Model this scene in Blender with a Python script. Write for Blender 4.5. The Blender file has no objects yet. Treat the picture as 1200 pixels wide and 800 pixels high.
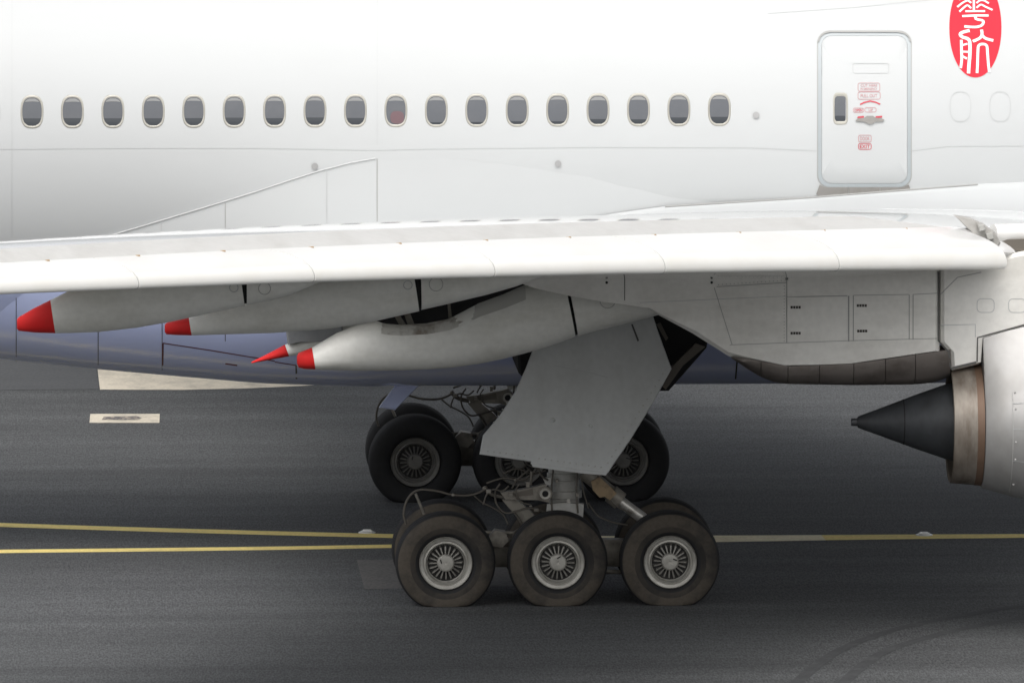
import bpy, bmesh, math, random
from mathutils import Vector
random.seed(7)
scene = bpy.context.scene
COL = scene.collection
R_ = math.radians

# ------------------------------------------------------------------ camera
YAW, PITCH, FPX = R_(2.6), R_(6.31), 12600.0          # long telephoto from a raised terrace
RGT = Vector((math.cos(YAW), -math.sin(YAW), 0))
DEP = Vector((math.sin(YAW), math.cos(YAW), 0))
CAM = Vector((0, -6.35, .62)) - 140*DEP - .605*RGT + Vector((0, 0, 18.4))
FWD = DEP*math.cos(PITCH) - Vector((0, 0, 1))*math.sin(PITCH)
UPV = RGT.cross(FWD)
cam = bpy.data.cameras.new('camera')
cam.sensor_width = 36; cam.lens = FPX/1200*36; cam.clip_start = 1; cam.clip_end = 6000
camo = bpy.data.objects.new('camera', cam); COL.objects.link(camo)
camo.location = CAM; camo.rotation_euler = (math.pi/2-PITCH, 0, -YAW)
scene.camera = camo

# ------------------------------------------------------------------ light
SUN_EL, SUN_AZ = R_(54), R_(186)       # azimuth: compass-like, 180 = from the camera side
world = bpy.data.worlds.new('World'); scene.world = world; world.use_nodes = True
wn = world.node_tree.nodes; wl = world.node_tree.links
bg = wn['Background']; sky = wn.new('ShaderNodeTexSky'); sky.sky_type = 'NISHITA'; sky.sun_disc = False
sky.sun_elevation = SUN_EL; sky.sun_rotation = SUN_AZ
sky.dust_density = 6; sky.air_density = 1.0; sky.ozone_density = 1.0
hs = wn.new('ShaderNodeHueSaturation'); hs.inputs['Saturation'].default_value = .22   # overcast: hardly any blue
wl.new(sky.outputs[0], hs.inputs['Color']); wl.new(hs.outputs[0], bg.inputs[0])
bg.inputs[1].default_value = .15
sl = bpy.data.lights.new('sun', 'SUN'); sl.energy = .8; sl.angle = R_(90); sl.color = (1, .97, .93)
so = bpy.data.objects.new('sun', sl); COL.objects.link(so)
sd = Vector((math.sin(SUN_AZ)*math.cos(SUN_EL), math.cos(SUN_AZ)*math.cos(SUN_EL), math.sin(SUN_EL)))
so.rotation_euler = sd.to_track_quat('Z', 'Y').to_euler()
scene.view_settings.view_transform = 'Standard'; scene.view_settings.look = 'None'
scene.view_settings.gamma = 1; scene.view_settings.use_curve_mapping = False
scene.view_settings.exposure = .3

# ------------------------------------------------------------------ helpers
def ray(x, y): return FWD + RGT*((x-600)/FPX) + UPV*((400-y)/FPX)
def atY(x, y, Y):
    d = ray(x, y); return CAM + d*((Y-CAM.y)/d.y)
def atZ(x, y, Z):
    d = ray(x, y); return CAM + d*((Z-CAM.z)/d.z)
def proj(p):
    v = Vector(p)-CAM; z = v.dot(FWD)
    return 600+FPX*v.dot(RGT)/z, 400-FPX*v.dot(UPV)/z
def lerp(tab, x):
    if x <= tab[0][0]: return tab[0][1]
    for (a, b), (c, d) in zip(tab, tab[1:]):
        if x <= c: return b+(d-b)*(x-a)/(c-a)
    return tab[-1][1]

MATS = {}
def mat(name, col, rough=.5, metal=0, spec=.5, coat=0, dirt=None, dirt_amt=0, scale=(1, 1, 1), dscale=2.0, lo=.45, hi=.75,
        fine=0, fscale=30, bump=0, bscale=60):
    m = bpy.data.materials.new(name); m.use_nodes = True
    nt = m.node_tree; N = nt.nodes; L = nt.links; b = N['Principled BSDF']
    b.inputs['Base Color'].default_value = (*col, 1); b.inputs['Roughness'].default_value = rough
    b.inputs['Metallic'].default_value = metal; b.inputs['Specular IOR Level'].default_value = spec
    b.inputs['Coat Weight'].default_value = coat; b.inputs['Coat Roughness'].default_value = .06
    tc = N.new('ShaderNodeTexCoord'); mp = N.new('ShaderNodeMapping'); mp.inputs['Scale'].default_value = scale
    L.new(tc.outputs['Object'], mp.inputs[0])
    cur = None
    if dirt:
        n = N.new('ShaderNodeTexNoise'); n.inputs['Scale'].default_value = dscale; n.inputs['Detail'].default_value = 6
        n.inputs['Roughness'].default_value = .6; L.new(mp.outputs[0], n.inputs['Vector'])
        r = N.new('ShaderNodeMapRange'); r.inputs[1].default_value = lo; r.inputs[2].default_value = hi
        r.inputs[3].default_value = 0; r.inputs[4].default_value = dirt_amt; L.new(n.outputs['Fac'], r.inputs[0])
        x = N.new('ShaderNodeMix'); x.data_type = 'RGBA'; x.inputs[6].default_value = (*col, 1); x.inputs[7].default_value = (*dirt, 1)
        L.new(r.outputs[0], x.inputs[0]); cur = x.outputs[2]
    if fine:
        n = N.new('ShaderNodeTexNoise'); n.inputs['Scale'].default_value = fscale; n.inputs['Detail'].default_value = 4
        L.new(tc.outputs['Object'], n.inputs['Vector'])
        r = N.new('ShaderNodeMapRange'); r.inputs[1].default_value = .25; r.inputs[2].default_value = .75
        r.inputs[3].default_value = 1-fine; r.inputs[4].default_value = 1+fine; L.new(n.outputs['Fac'], r.inputs[0])
        x = N.new('ShaderNodeVectorMath'); x.operation = 'SCALE'
        if cur: L.new(cur, x.inputs[0])
        else: x.inputs[0].default_value = col
        L.new(r.outputs[0], x.inputs['Scale']); cur = x.outputs[0]
    if cur: L.new(cur, b.inputs['Base Color'])
    if bump:
        n = N.new('ShaderNodeTexNoise'); n.inputs['Scale'].default_value = bscale; n.inputs['Detail'].default_value = 3
        L.new(tc.outputs['Object'], n.inputs['Vector'])
        bp = N.new('ShaderNodeBump'); bp.inputs['Strength'].default_value = bump; bp.inputs['Distance'].default_value = .01
        L.new(n.outputs['Fac'], bp.inputs['Height']); L.new(bp.outputs[0], b.inputs['Normal'])
    MATS[name] = m; return m

mat('white_paint', (.515, .530, .533), .5, spec=.35, bump=.12, bscale=1.3, dirt=(.47, .48, .48), dirt_amt=.35, scale=(.25, 1, .8), dscale=.8)
mat('lavender_paint', (.57, .64, .94), .2, coat=.2, dirt=(.49, .55, .79), dirt_amt=.5, scale=(.3, 1, 1.5), dscale=1.2)
mat('fixed_edge', (.56, .555, .535), .5, dirt=(.46, .45, .425), dirt_amt=.7, scale=(1.2, .35, 1), dscale=1.6, fine=.04, fscale=9)
mat('wing_white', (.78, .78, .775), .07, coat=1, dirt=(.62, .61, .58), dirt_amt=.5, scale=(.5, .3, 1), dscale=1.3)
mat('slat_white', (.76, .755, .735), .3, dirt=(.68, .665, .62), dirt_amt=.5, scale=(.5, .5, 1), dscale=1.6)
mat('slat_nose', (.88, .87, .83), .38, dirt=(.80, .77, .70), dirt_amt=.5, scale=(.6, .6, 1), dscale=2.5)
mat('fairing_grey', (.86, .86, .815), .42, dirt=(.56, .55, .48), dirt_amt=.6, scale=(.5, 1, 1.6), dscale=1.7, fine=.05, fscale=14)
mat('pylon_grey', (.78, .77, .73), .4, dirt=(.46, .44, .39), dirt_amt=.5, scale=(.5, 1, 1.3), dscale=1.5, fine=.05, fscale=14)
mat('fairing_stain', (.64, .63, .59), .5, dirt=(.20, .16, .12), dirt_amt=.8, scale=(1.5, 1, 1), dscale=3.2, lo=.42, hi=.62)
mat('fairing_plate', (.55, .55, .52), .5)
mat('door_grey', (.52, .535, .53), .45, dirt=(.42, .43, .42), dirt_amt=.7, scale=(1.4, 1, .6), dscale=1.8, fine=.05, fscale=12)
mat('flap_grey', (.36, .37, .38), .5, dirt=(.2, .2, .2), dirt_amt=.6, dscale=3)
mat('red_paint', (.66, .022, .022), .6, spec=.2, dirt=(.5, .03, .025), dirt_amt=.5, dscale=5)
mat('emblem_red', (.62, .025, .045), .6, spec=.2)
mat('mark_red', (.52, .06, .085), .4)
mat('mark_pale', (.50, .27, .28), .4)
mat('seam_grey', (.34, .34, .33), .6)
mat('seam_light', (.445, .457, .458), .5)
mat('seam_mid', (.44, .44, .42), .5)
mat('seam_faint', (.468, .482, .484), .4)
mat('seam_belly', (.12, .13, .19), .5)
mat('seam_dark', (.09, .09, .085), .7)
mat('seam_red', (.12, .03, .04), .6)
mat('lip_white', (.60, .61, .61), .4)
mat('emblem_white', (.74, .74, .74), .5)
mat('window_frame', (.40, .388, .345), .35, metal=.2)
mat('pane', (.085, .092, .105), .06, dirt=(.11, .115, .125), dirt_amt=.6, dscale=3)
mat('pane_dark', (.028, .034, .042), .08)
mat('blind', (.23, .235, .235), .5)
mat('red_blind', (.135, .078, .088), .4)
mat('door_gap', (.36, .395, .41), .35)
mat('sill_metal', (.27, .26, .245), .45, metal=.1, dirt=(.2, .19, .175), dirt_amt=.6, dscale=8)
mat('recess_grey', (.40, .39, .37), .5, dirt=(.25, .24, .22), dirt_amt=.8, dscale=7)
mat('port_metal', (.36, .36, .36), .4, metal=.4)
mat('black', (.008, .008, .009), .8)
mat('cove_shade', (.018, .018, .02), .7)
mat('tread', (.013, .013, .014), .75, fine=.2, fscale=18)
mat('sidewall_dark', (.045, .039, .032), .85, dirt=(.018, .017, .016), dirt_amt=.95, dscale=3, lo=.4, hi=.62)
mat('sidewall', (.072, .061, .048), .85, dirt=(.026, .024, .022), dirt_amt=.95, dscale=2.2, lo=.42, hi=.66, fine=.15, fscale=25)
mat('rim_dust_shade', (.17, .165, .15), .5, dirt=(.08, .075, .07), dirt_amt=.7, dscale=5)  # far rims: brake dust, with the far gear's deeper shade painted in
mat('spoke_metal', (.30, .29, .265), .5, metal=.2, dirt=(.1, .09, .08), dirt_amt=.8, dscale=6)
mat('rim_silver', (.42, .41, .375), .42, metal=.35, dirt=(.2, .19, .16), dirt_amt=.6, dscale=5)
mat('rim_dark', (.018, .017, .016), .6)
mat('strut_white', (.42, .42, .40), .4, dirt=(.2, .19, .16), dirt_amt=.7, dscale=3.5, fine=.1)
mat('gear_metal', (.24, .225, .195), .5, metal=.3, dirt=(.07, .06, .05), dirt_amt=.8, dscale=6)
mat('brass', (.25, .185, .11), .5, metal=.4, dirt=(.08, .06, .04), dirt_amt=.8, dscale=9)
mat('chrome', (.5, .49, .46), .35, metal=.5, dirt=(.15, .13, .1), dirt_amt=.7, dscale=8)
mat('hose', (.10, .09, .075), .6)
mat('brake', (.02, .019, .018), .7)
mat('bar_brown', (.13, .115, .095), .6)
mat('cone_metal', (.045, .049, .054), .5, metal=.3, dirt=(.022, .022, .023), dirt_amt=.8, scale=(1, 1, .4), dscale=3, fine=.12, fscale=8)
mat('nozzle_metal', (.24, .215, .185), .5, metal=.4, dirt=(.085, .06, .042), dirt_amt=.9, scale=(3, 1, .7), dscale=1.6, lo=.4, hi=.68, fine=.1, fscale=7)
mat('nozzle_rust', (.15, .095, .065), .55, metal=.35, dirt=(.08, .05, .03), dirt_amt=.7, dscale=3)
mat('cowl_silver', (.37, .366, .36), .45, metal=.45, dirt=(.29, .28, .26), dirt_amt=.6, scale=(1, 1, .5), dscale=2.5, fine=.06, fscale=6)
mat('shield_metal', (.13, .115, .105), .42, metal=.55, dirt=(.05, .04, .033), dirt_amt=.8, scale=(1, 1, 2), dscale=2.5)
mat('concrete_cream', (.64, .58, .47), .9, dirt=(.36, .33, .28), dirt_amt=.8, scale=(1, .5, 1), dscale=3, fine=.15, fscale=20)
mat('yellow_line', (.95, .77, .27), .8, dirt=(.62, .5, .18), dirt_amt=.5, scale=(.6, 1, 1), dscale=3, fine=.15, fscale=25)
mat('cream_line', (.95, .86, .60), .8, dirt=(.7, .6, .36), dirt_amt=.7, scale=(.5, 1, 1), dscale=2.5, fine=.15, fscale=25)
mat('patch_asphalt', (.115, .112, .107), .85, dirt=(.09, .09, .088), dirt_amt=.8, dscale=3, fine=.38, fscale=22)
mat('dark_asphalt', (.062, .064, .066), .7, dirt=(.05, .052, .054), dirt_amt=.8, scale=(.2, 1, 1), dscale=1.5, fine=.38, fscale=22)
mat('rubber_mark', (.050, .052, .054), .85, dirt=(.077, .080, .082), dirt_amt=.8, dscale=2.5, fine=.25, fscale=26)
mat('smudge', (.10, .095, .10), .9, dirt=(.4, .35, .28), dirt_amt=.8, scale=(3, 1, 1), dscale=4, lo=.45, hi=.6)
mat('light_metal', (.8, .8, .78), .35, metal=.2)
mat('lens', (.75, .8, .75), .1)
mat('stain_brown', (.36, .24, .12), .7)
mat('stain_yellow', (.62, .40, .04), .6)
mat('stencil', (.05, .045, .04), .7)

# asphalt: long streaks in the taxi direction, broad patches and fine grain
def asphalt():
    m = bpy.data.materials.new('asphalt'); m.use_nodes = True; nt = m.node_tree; N = nt.nodes; L = nt.links; b = N['Principled BSDF']
    b.inputs['Roughness'].default_value = .85; b.inputs['Specular IOR Level'].default_value = .3
    tc = N.new('ShaderNodeTexCoord')
    def noise(sc, scale, det, lo, hi, a, c):
        mp = N.new('ShaderNodeMapping'); mp.inputs['Scale'].default_value = sc; L.new(tc.outputs['Object'], mp.inputs[0])
        n = N.new('ShaderNodeTexNoise'); n.inputs['Scale'].default_value = scale; n.inputs['Detail'].default_value = det
        L.new(mp.outputs[0], n.inputs['Vector'])
        r = N.new('ShaderNodeMapRange'); r.inputs[1].default_value = lo; r.inputs[2].default_value = hi
        r.inputs[3].default_value = a; r.inputs[4].default_value = c; L.new(n.outputs['Fac'], r.inputs[0]); return r.outputs[0], n
    def mul(a, c):
        x = N.new('ShaderNodeMath'); x.operation = 'MULTIPLY'; L.new(a, x.inputs[0]); L.new(c, x.inputs[1]); return x.outputs[0]
    s1, _ = noise((.05, .8, 1), 1.3, 5, .3, .7, .84, 1.16)
    s2, _ = noise((.3, .3, 1), .35, 4, .3, .7, .88, 1.12)
    s3, fn = noise((1, .17, 1), 44, 3, .3, .7, .62, 1.38)
    s4, _ = noise((.6, 3, 1), 2.2, 3, .3, .7, .93, 1.07)
    v = mul(mul(s1, s2), mul(s3, s4))
    sc = N.new('ShaderNodeVectorMath'); sc.operation = 'SCALE'; sc.inputs[0].default_value = (.081, .084, .086)
    L.new(v, sc.inputs['Scale']); L.new(sc.outputs[0], b.inputs['Base Color'])
    bp = N.new('ShaderNodeBump'); bp.inputs['Strength'].default_value = .5; bp.inputs['Distance'].default_value = .01
    L.new(fn.outputs['Fac'], bp.inputs['Height']); L.new(bp.outputs[0], b.inputs['Normal'])
    MATS['asphalt'] = m
asphalt()

def mk(name, V, F, m, parent=None, smooth=35, mi=None):
    me = bpy.data.meshes.new(name); me.from_pydata([tuple(v) for v in V], [], [tuple(f) for f in F])
    ms = m if isinstance(m, (list, tuple)) else [m]
    for q in ms: me.materials.append(MATS[q])
    if mi:
        for p, i in zip(me.polygons, mi): p.material_index = i
    bm = bmesh.new(); bm.from_mesh(me)
    bmesh.ops.recalc_face_normals(bm, faces=bm.faces); bm.to_mesh(me); bm.free()
    if smooth:
        me.shade_smooth(); me.set_sharp_from_angle(angle=R_(smooth))
    o = bpy.data.objects.new(name, me); COL.objects.link(o)
    if parent: o.parent = parent
    return o
def empty(name, loc=(0, 0, 0), parent=None):
    o = bpy.data.objects.new(name, None); COL.objects.link(o); o.location = loc; o.empty_display_size = .2
    if parent: o.parent = parent
    return o
def copy_tree(o, parent, loc=None):
    c = o.copy(); COL.objects.link(c); c.parent = parent
    if loc is not None: c.location = loc
    for ch in o.children: copy_tree(ch, c)
    return c
def loft(rings, cap=True, closed=True):
    n = len(rings[0]); V = [p for r in rings for p in r]; F = []
    for i in range(len(rings)-1):
        for j in range(n if closed else n-1):
            k = (j+1) % n
            F.append((i*n+j, i*n+k, (i+1)*n+k, (i+1)*n+j))
    if cap and closed:
        F.append(tuple(range(n))); F.append(tuple((len(rings)-1)*n+j for j in range(n)))
    return V, F
def revolve(prof, axis, org, n=48, cap=False):
    """prof: (along, radius); axis 'X' or 'Y'"""
    rings = []
    for a, r in prof:
        rg = []
        for k in range(n):
            t = 2*math.pi*k/n
            if axis == 'X': rg.append((org[0]+a, org[1]+r*math.cos(t), org[2]+r*math.sin(t)))
            else: rg.append((org[0]+r*math.cos(t), org[1]+a, org[2]+r*math.sin(t)))
        rings.append(rg)
    return loft(rings, cap)
def tube(path, rad, n=8):
    P = [Vector(p) for p in path]; rings = []
    for i, p in enumerate(P):
        d = (P[min(i+1, len(P)-1)]-P[max(i-1, 0)]).normalized()
        u = d.cross(Vector((0, 1, 0)));
        if u.length < .05: u = d.cross(Vector((1, 0, 0)))
        u.normalize(); w = d.cross(u); rr = rad[i] if isinstance(rad, (list, tuple)) else rad
        rings.append([p+u*rr*math.cos(2*math.pi*k/n)+w*rr*math.sin(2*math.pi*k/n) for k in range(n)])
    return loft(rings)
def smooth_path(P, sub=5):
    P = [Vector(p) for p in P]; out = []
    for i in range(len(P)-1):
        a, b, c, d = P[max(i-1, 0)], P[i], P[i+1], P[min(i+2, len(P)-1)]
        for k in range(sub):
            t = k/sub
            out.append(.5*((2*b)+(c-a)*t+(2*a-5*b+4*c-d)*t*t+(3*b-3*c+d-a)*t**3))
    out.append(P[-1]); return out
def merge(*vf):
    V, F = [], []
    for v, f in vf:
        o = len(V); V += list(v); F += [tuple(i+o for i in q) for q in f]
    return V, F
def box(x0, x1, y0, y1, z0, z1):
    V = [(x, y, z) for x in (x0, x1) for y in (y0, y1) for z in (z0, z1)]
    return V, [(0, 1, 3, 2), (4, 6, 7, 5), (0, 4, 5, 1), (2, 3, 7, 6), (0, 2, 6, 4), (1, 5, 7, 3)]
def prism(poly, Y, h, bev=0, dih=0):
    """image polygon laid on the plane Y, made a slab of half thickness h with chamfered rims"""
    P = [atY(x, y, Y) for x, y in poly]; n = len(P)
    c = sum(P, Vector())/n
    def ring(y, inset):
        out = []
        for i, p in enumerate(P):
            d = c-p; d.y = 0; L = d.length
            q = p+d*(inset/L) if L > 1e-6 else p.copy()
            out.append(Vector((q.x, y, q.z+dih*(-(y-Y)))))
        return out
    if bev: rings = [ring(Y-h, bev), ring(Y-h+bev, 0), ring(Y+h-bev, 0), ring(Y+h, bev)]
    else: rings = [ring(Y-h, 0), ring(Y+h, 0)]
    return loft(rings)
def ribbon(P, N, w):
    """thin strip along points P with normals N"""
    V, F = [], []
    for i, p in enumerate(P):
        d = (P[min(i+1, len(P)-1)]-P[max(i-1, 0)]).normalized(); s = d.cross(N[i]).normalized()*(w/2)
        V += [p-s, p+s]
    for i in range(len(P)-1): F.append((2*i, 2*i+1, 2*i+3, 2*i+2))
    return V, F
def pxline(pts, step=12):
    out = []
    for (a, b), (c, d) in zip(pts, pts[1:]):
        n = max(1, int(math.hypot(c-a, d-b)/step))
        out += [(a+(c-a)*k/n, b+(d-b)*k/n) for k in range(n)]
    return out+[pts[-1]]

# ------------------------------------------------------------------ setting
GZ = .05        # tyres are flattened by the load: ground meets them here
YO = -.38
def sheet(name, poly, z, m, parent):
    return mk(name, [(x, y+YO, z+GZ) for x, y in poly], [tuple(range(len(poly)))], m, parent, smooth=0)
V, F = [], []
g = 3000
taxiway = mk('taxiway', [(-g, -g, GZ), (g, -g, GZ), (g, g, GZ), (-g, g, GZ)], [(0, 1, 2, 3)], 'asphalt', None, 0)
taxiway['kind'] = 'structure'
def strip(name, path, w, z, m, par=taxiway, sub=8):
    P = smooth_path([(x, y+YO, z+GZ) for x, y in path], sub)
    Vv, Ff = ribbon(P, [Vector((0, 0, 1))]*len(P), 1)
    for i in range(len(P)):
        t = i/(len(P)-1); ww = lerp(w, P[i].x) if isinstance(w, list) else w
        c = P[i]; s = (Vector(Vv[2*i+1])-c).normalized()*(ww/2)
        Vv[2*i] = c-s; Vv[2*i+1] = c+s
    return mk(name, Vv, Ff, m, par, 0)
strip('yellow_taxi_line', [(-60, 34), (-30, 12.5), (-15, 5.35), (-7.34, 2.72), (-1.97, 1.27), (.6, .95)], .42, .004, 'yellow_line')
strip('yellow_taxi_line', [(-90, -2.6), (-30, -.9), (-7.3, -.13), (-2, .17), (.6, .5)], .36, .004, 'yellow_line')
strip('worn_cream_line', [(.61, .74), (1.8, .75), (3, .78), (4.0, .82)], [(.6, .8), (2.5, .7), (4.1, .56)], .004, 'cream_line')
strip('yellow_taxi_line', [(4.0, .821), (4.7, .845), (5.4, .86), (6.7, .88), (8, .885), (9.4, .89), (16, .9), (24, .92), (32, .94), (40, .95)], [(4.0, .56), (5.4, .48), (7, .4)], .004, 'yellow_line')
sheet('cream_marking', [(-5.83, 19.1), (-4.6, 19.0), (-3.6, 19.15), (-2.7, 19.45), (-1.8, 19.9), (-.4, 20.2), (-.4, 24), (-5.86, 24)], .004, 'concrete_cream', taxiway)
sheet('dark_patch', [(-40, 19.25), (-5.85, 19.15), (-5.9, 26), (-40, 26)], .004, 'dark_asphalt', taxiway)
sheet('cream_marking', [(-6.02, 14.75), (-4.97, 14.7), (-4.95, 15.85), (-6.0, 15.9)], .004, 'concrete_cream', taxiway)
sheet('worn_lettering', [(-5.83, 15.1), (-5.3, 15.05), (-5.22, 15.3), (-5.3, 15.55), (-5.8, 15.5)], .008, 'smudge', taxiway)
sheet('repair_patch', [tuple(atZ(*q, 0).xy) for q in ((417, 656), (620, 654), (622, 686), (426, 690))], .004, 'patch_asphalt', taxiway)
for pts in (((905, 830), (930, 800), (980, 762), (1050, 736), (1140, 718), (1215, 706)), ((960, 830), (985, 800), (1030, 765), (1100, 742), (1180, 726), (1240, 718))):
    strip('tyre_mark', [tuple(atZ(*q, 0).xy) for q in pts], .17, .004, 'rubber_mark')

def taxi_light(px, label):
    c = atZ(*px, GZ)
    o = empty('taxiway_light', c); o.scale = (.7, .7, .85); o['label'] = label; o['category'] = 'taxiway light'; o['group'] = 'inset taxiway lights'
    mk('base_ring', *revolve([(0, .17), (.012, .17), (.03, .12), (.03, .0)], 'Y', (0, 0, 0), 20), 'light_metal', o, 30)
    o.children[0].rotation_euler = (R_(90), 0, 0)
    mk('lens_housing', *loft([[(-.1, -.06, .02), (.1, -.06, .02), (.1, .06, .02), (-.1, .06, .02)], [(-.07, -.045, .055), (.07, -.045, .055), (.07, .045, .055), (-.07, .045, .055)]]), 'light_metal', o, 30)
    for s in (-1, 1): mk('lens', *box(s*.088-.014, s*.088+.014, -.035, .035, .025, .045), 'lens', o, 0)
taxi_light((430, 624), 'low silver inset light on the yellow line left of the front wheels')
taxi_light((1083, 627), 'low silver inset light on the yellow line under the engine')

# ------------------------------------------------------------------ airliner
jet = empty('airliner')
jet['label'] = 'white and lavender airliner with red tipped flap fairings on the taxiway'; jet['category'] = 'airliner'
CZ, RAD = 5.75, 3.10
NSEG = 120
def fring(X, rad, cz):
    return [(X, -rad*math.cos(2*math.pi*k/NSEG), cz+rad*math.sin(2*math.pi*k/NSEG)) for k in range(NSEG)]
st = []
for k in range(11):
    t = k/10; st.append((-36+16*t, max(.12, RAD*math.sin(t*math.pi/2)**.8), CZ+(1-t)**1.5*1.9))
for X in (-14, -8, -4, 0, 4, 8, 14, 20): st.append((X, RAD, CZ))
for k in range(1, 11):
    t = k/10; st.append((27+10*t, max(.1, RAD*math.sqrt(max(0, 1-t**2.2))), CZ-.7*t*t))
rings = [fring(X, r, c) for X, r, c in st]
Vf, Ff = loft(rings)
mi = []
for f in Ff:
    z = sum(Vf[i][2] for i in f)/len(f)
    mi.append(1 if (len(f) == 4 and z < CZ-RAD*.5 and abs(Vf[f[0]][0]) < 21) or z < CZ-RAD*.5 else 0)
mk('fuselage', Vf, Ff, ['white_paint', 'lavender_paint'], jet, 30, mi)
fus = bpy.data.objects['fuselage']

def skin(x, y, off=.004):
    d = ray(x, y); r = RAD+off; oy, oz = CAM.y, CAM.z-CZ
    a = d.y*d.y+d.z*d.z; b = 2*(oy*d.y+oz*d.z); c = oy*oy+oz*oz-r*r
    return CAM+d*((-b-math.sqrt(b*b-4*a*c))/(2*a))
def skin_n(p): return Vector((0, p.y, p.z-CZ)).normalized()
def skin_xz(X, z, off=.004):
    dz = z-CZ; r = RAD+off; return Vector((X, -math.sqrt(max(0, RAD*RAD-dz*dz))*(r/RAD), CZ+dz*(r/RAD)))
def seam(pts, w=.010, m='seam_grey', par=None, off=.003, name='skin_seam'):
    P = [skin(x, y, off) for x, y in pxline(pts)]
    return mk(name, *ribbon(P, [skin_n(p) for p in P], w), m, par or fus, 0)
# wing-body fairing ------------------------------------------------
FB = [(-9, 2.8), (-7.5, 3.06), (-6.15, 3.2), (-5, 3.3), (-3.8, 3.4), (-2, 3.46), (0, 3.48), (7, 3.48), (11, 3.3), (14, 2.9)]
FN = [(-9, 2.3), (-6, 2.6), (-2.4, 3.0), (-2.2, 2.6), (1.2, 2.25), (8, 2.3), (14, 2.2)]
LIP = [(118, 279), (160, 267), (200, 255), (250, 240), (300, 224.5), (340, 211), (375, 200), (410, 191), (440, 185.5)]
LIPT = []
for _x, _y in LIP:
    _p = skin(_x, _y, 0); LIPT.append((_p.x, _p))
ZINT = [(p.x, p.z) for a, p in LIPT]+[(-.8, 5.60), (.4, 5.42), (1.6, 5.12), (3, 4.92), (8, 4.85), (20, 4.85)]
def f_w(X):
    """half width that makes the fairing leave the round fuselage along the traced line"""
    if X < LIPT[0][0]: return f_w(LIPT[0][0]+1e-4)-.17*(LIPT[0][0]-X)
    z = lerp(ZINT, X); b = lerp(FB, X)-.12; n = lerp(FN, X); q = min(1, max(0, (CZ-.12-z)/b)); e = max(0, X-9)
    return math.sqrt(RAD*RAD-(z-CZ)**2)/(1-q**n)**(1/n)-.02*e*e
def fy(X, z):
    b = lerp(FB, X)-.12; n = lerp(FN, X); q = min(1, max(0, (CZ-.12-z)/b)); return -f_w(X)*(1-q**n)**(1/n)
rings = []
NB = 64
Xs = [-9+.35*k for k in range(66)]
for X in Xs:
    w = f_w(X); b = lerp(FB, X)-.12; n = lerp(FN, X); rg = []
    for k in range(NB+1):
        t = math.pi*k/NB; c, s = math.cos(t), math.sin(t)
        rg.append((X, -w*math.copysign(abs(c)**(2/n), c), CZ-.12-b*abs(s)**(2/n)))
    rings.append(rg)
Vf, Ff = loft(rings, closed=False)
mi = [1 if sum(Vf[i][2] for i in f)/4 < CZ-RAD*.5 else 0 for f in Ff]
fair = mk('wing_body_fairing', Vf, Ff, ['white_paint', 'lavender_paint'], jet, 35, mi)
def fpoint(x, y, off=.004):
    Y = -3.1
    for _ in range(12):
        p = atY(x, y, Y); Y = .5*Y+.5*(fy(p.x, p.z)-off)
    return atY(x, y, Y)
def fseam(pts, w=.010, m='seam_grey'):
    P = [fpoint(x, y) for x, y in pxline(pts, 6)]
    N = [Vector((0, -1, 0)) if p.z > 4 else Vector((0, -.7, -.7)) for p in P]
    return mk('panel_seam', *ribbon(P, N, w), m, fair, 0)

# skin seams, ports, blanked windows
seam([(-40, 175.5), (150, 174), (300, 174), (440, 176.5), (500, 175), (700, 173), (880, 173.5), (957, 177)], .008, 'seam_light')
seam([(1069, 177), (1110, 172), (1240, 171)], .007, 'seam_light')
seam([(14, -20), (14, 278)], .007, 'seam_faint')
seam([(442, -20), (442, 170)], .007, 'seam_faint')
seam([(900, 16), (1000, 9), (1100, -1)], .009, 'seam_light')
fseam([(442, 186), (442, 270)], .013, 'seam_grey'); fseam([(383, 201), (383, 272)], .010, 'seam_light')
fseam([(264, 238), (264, 276)], .010, 'seam_grey'); fseam([(189, 261), (189, 278)], .010, 'seam_light')
P = [skin(x, y, .012) for x, y in pxline(LIP, 10)]
mk('fairing_edge_lip', *tube(P, .007, 6), 'lip_white', fair, 40)
for x in (19, 115, 190, 264): fseam([(x, 345), (x, {19: 424, 115: 428, 190: 434, 264: 400}[x])], .011, 'seam_belly')
fseam([(191, 402), (250, 411), (322, 423)], .022, 'seam_red'); fseam([(191, 402), (190.5, 428)], .022, 'seam_red'); fseam([(347, 428), (347.5, 444)], .022, 'seam_dark')
fseam([(322, 424), (347, 428)], .02, 'seam_red'); fseam([(452, 436), (452, 447)], .05, 'black'); fseam([(864, 420), (862, 444)], .02, 'black')
fseam([(264, 426), (278, 428)], .03, 'seam_red')

def disc_on_skin(name, cx, cy, rx, ry, m, par, off, n=24, squareness=2.0, ring=None, m2=None):
    pts = []
    def outline(k, f):
        t = 2*math.pi*k/n; c, s = math.cos(t), math.sin(t)
        return cx+rx*f*math.copysign(abs(c)**(2/squareness), c), cy+ry*f*math.copysign(abs(s)**(2/squareness), s)
    if ring is None:
        V = [skin(cx, cy, off)]; F = []
        for f in (.5, 1):
            V += [skin(*outline(k, f), off) for k in range(n)]
        for k in range(n):
            j = (k+1) % n
            F += [(0, 1+k, 1+j), (1+k, 1+n+k, 1+n+j, 1+j)]
    else:
        V, F = [], []
        for f, o in ring: V += [skin(*outline(k, f), o) for k in range(n)]
        for i in range(len(ring)-1):
            for k in range(n):
                j = (k+1) % n; F.append((i*n+k, i*n+j, (i+1)*n+j, (i+1)*n+k))
    return mk(name, V, F, m, par, 40)
for x, y in ((886, 135), (369, 195), (654, 192)):
    disc_on_skin('static_port', x, y, 3.9, 3.9, 'port_metal', fus, .02, 16)
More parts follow.
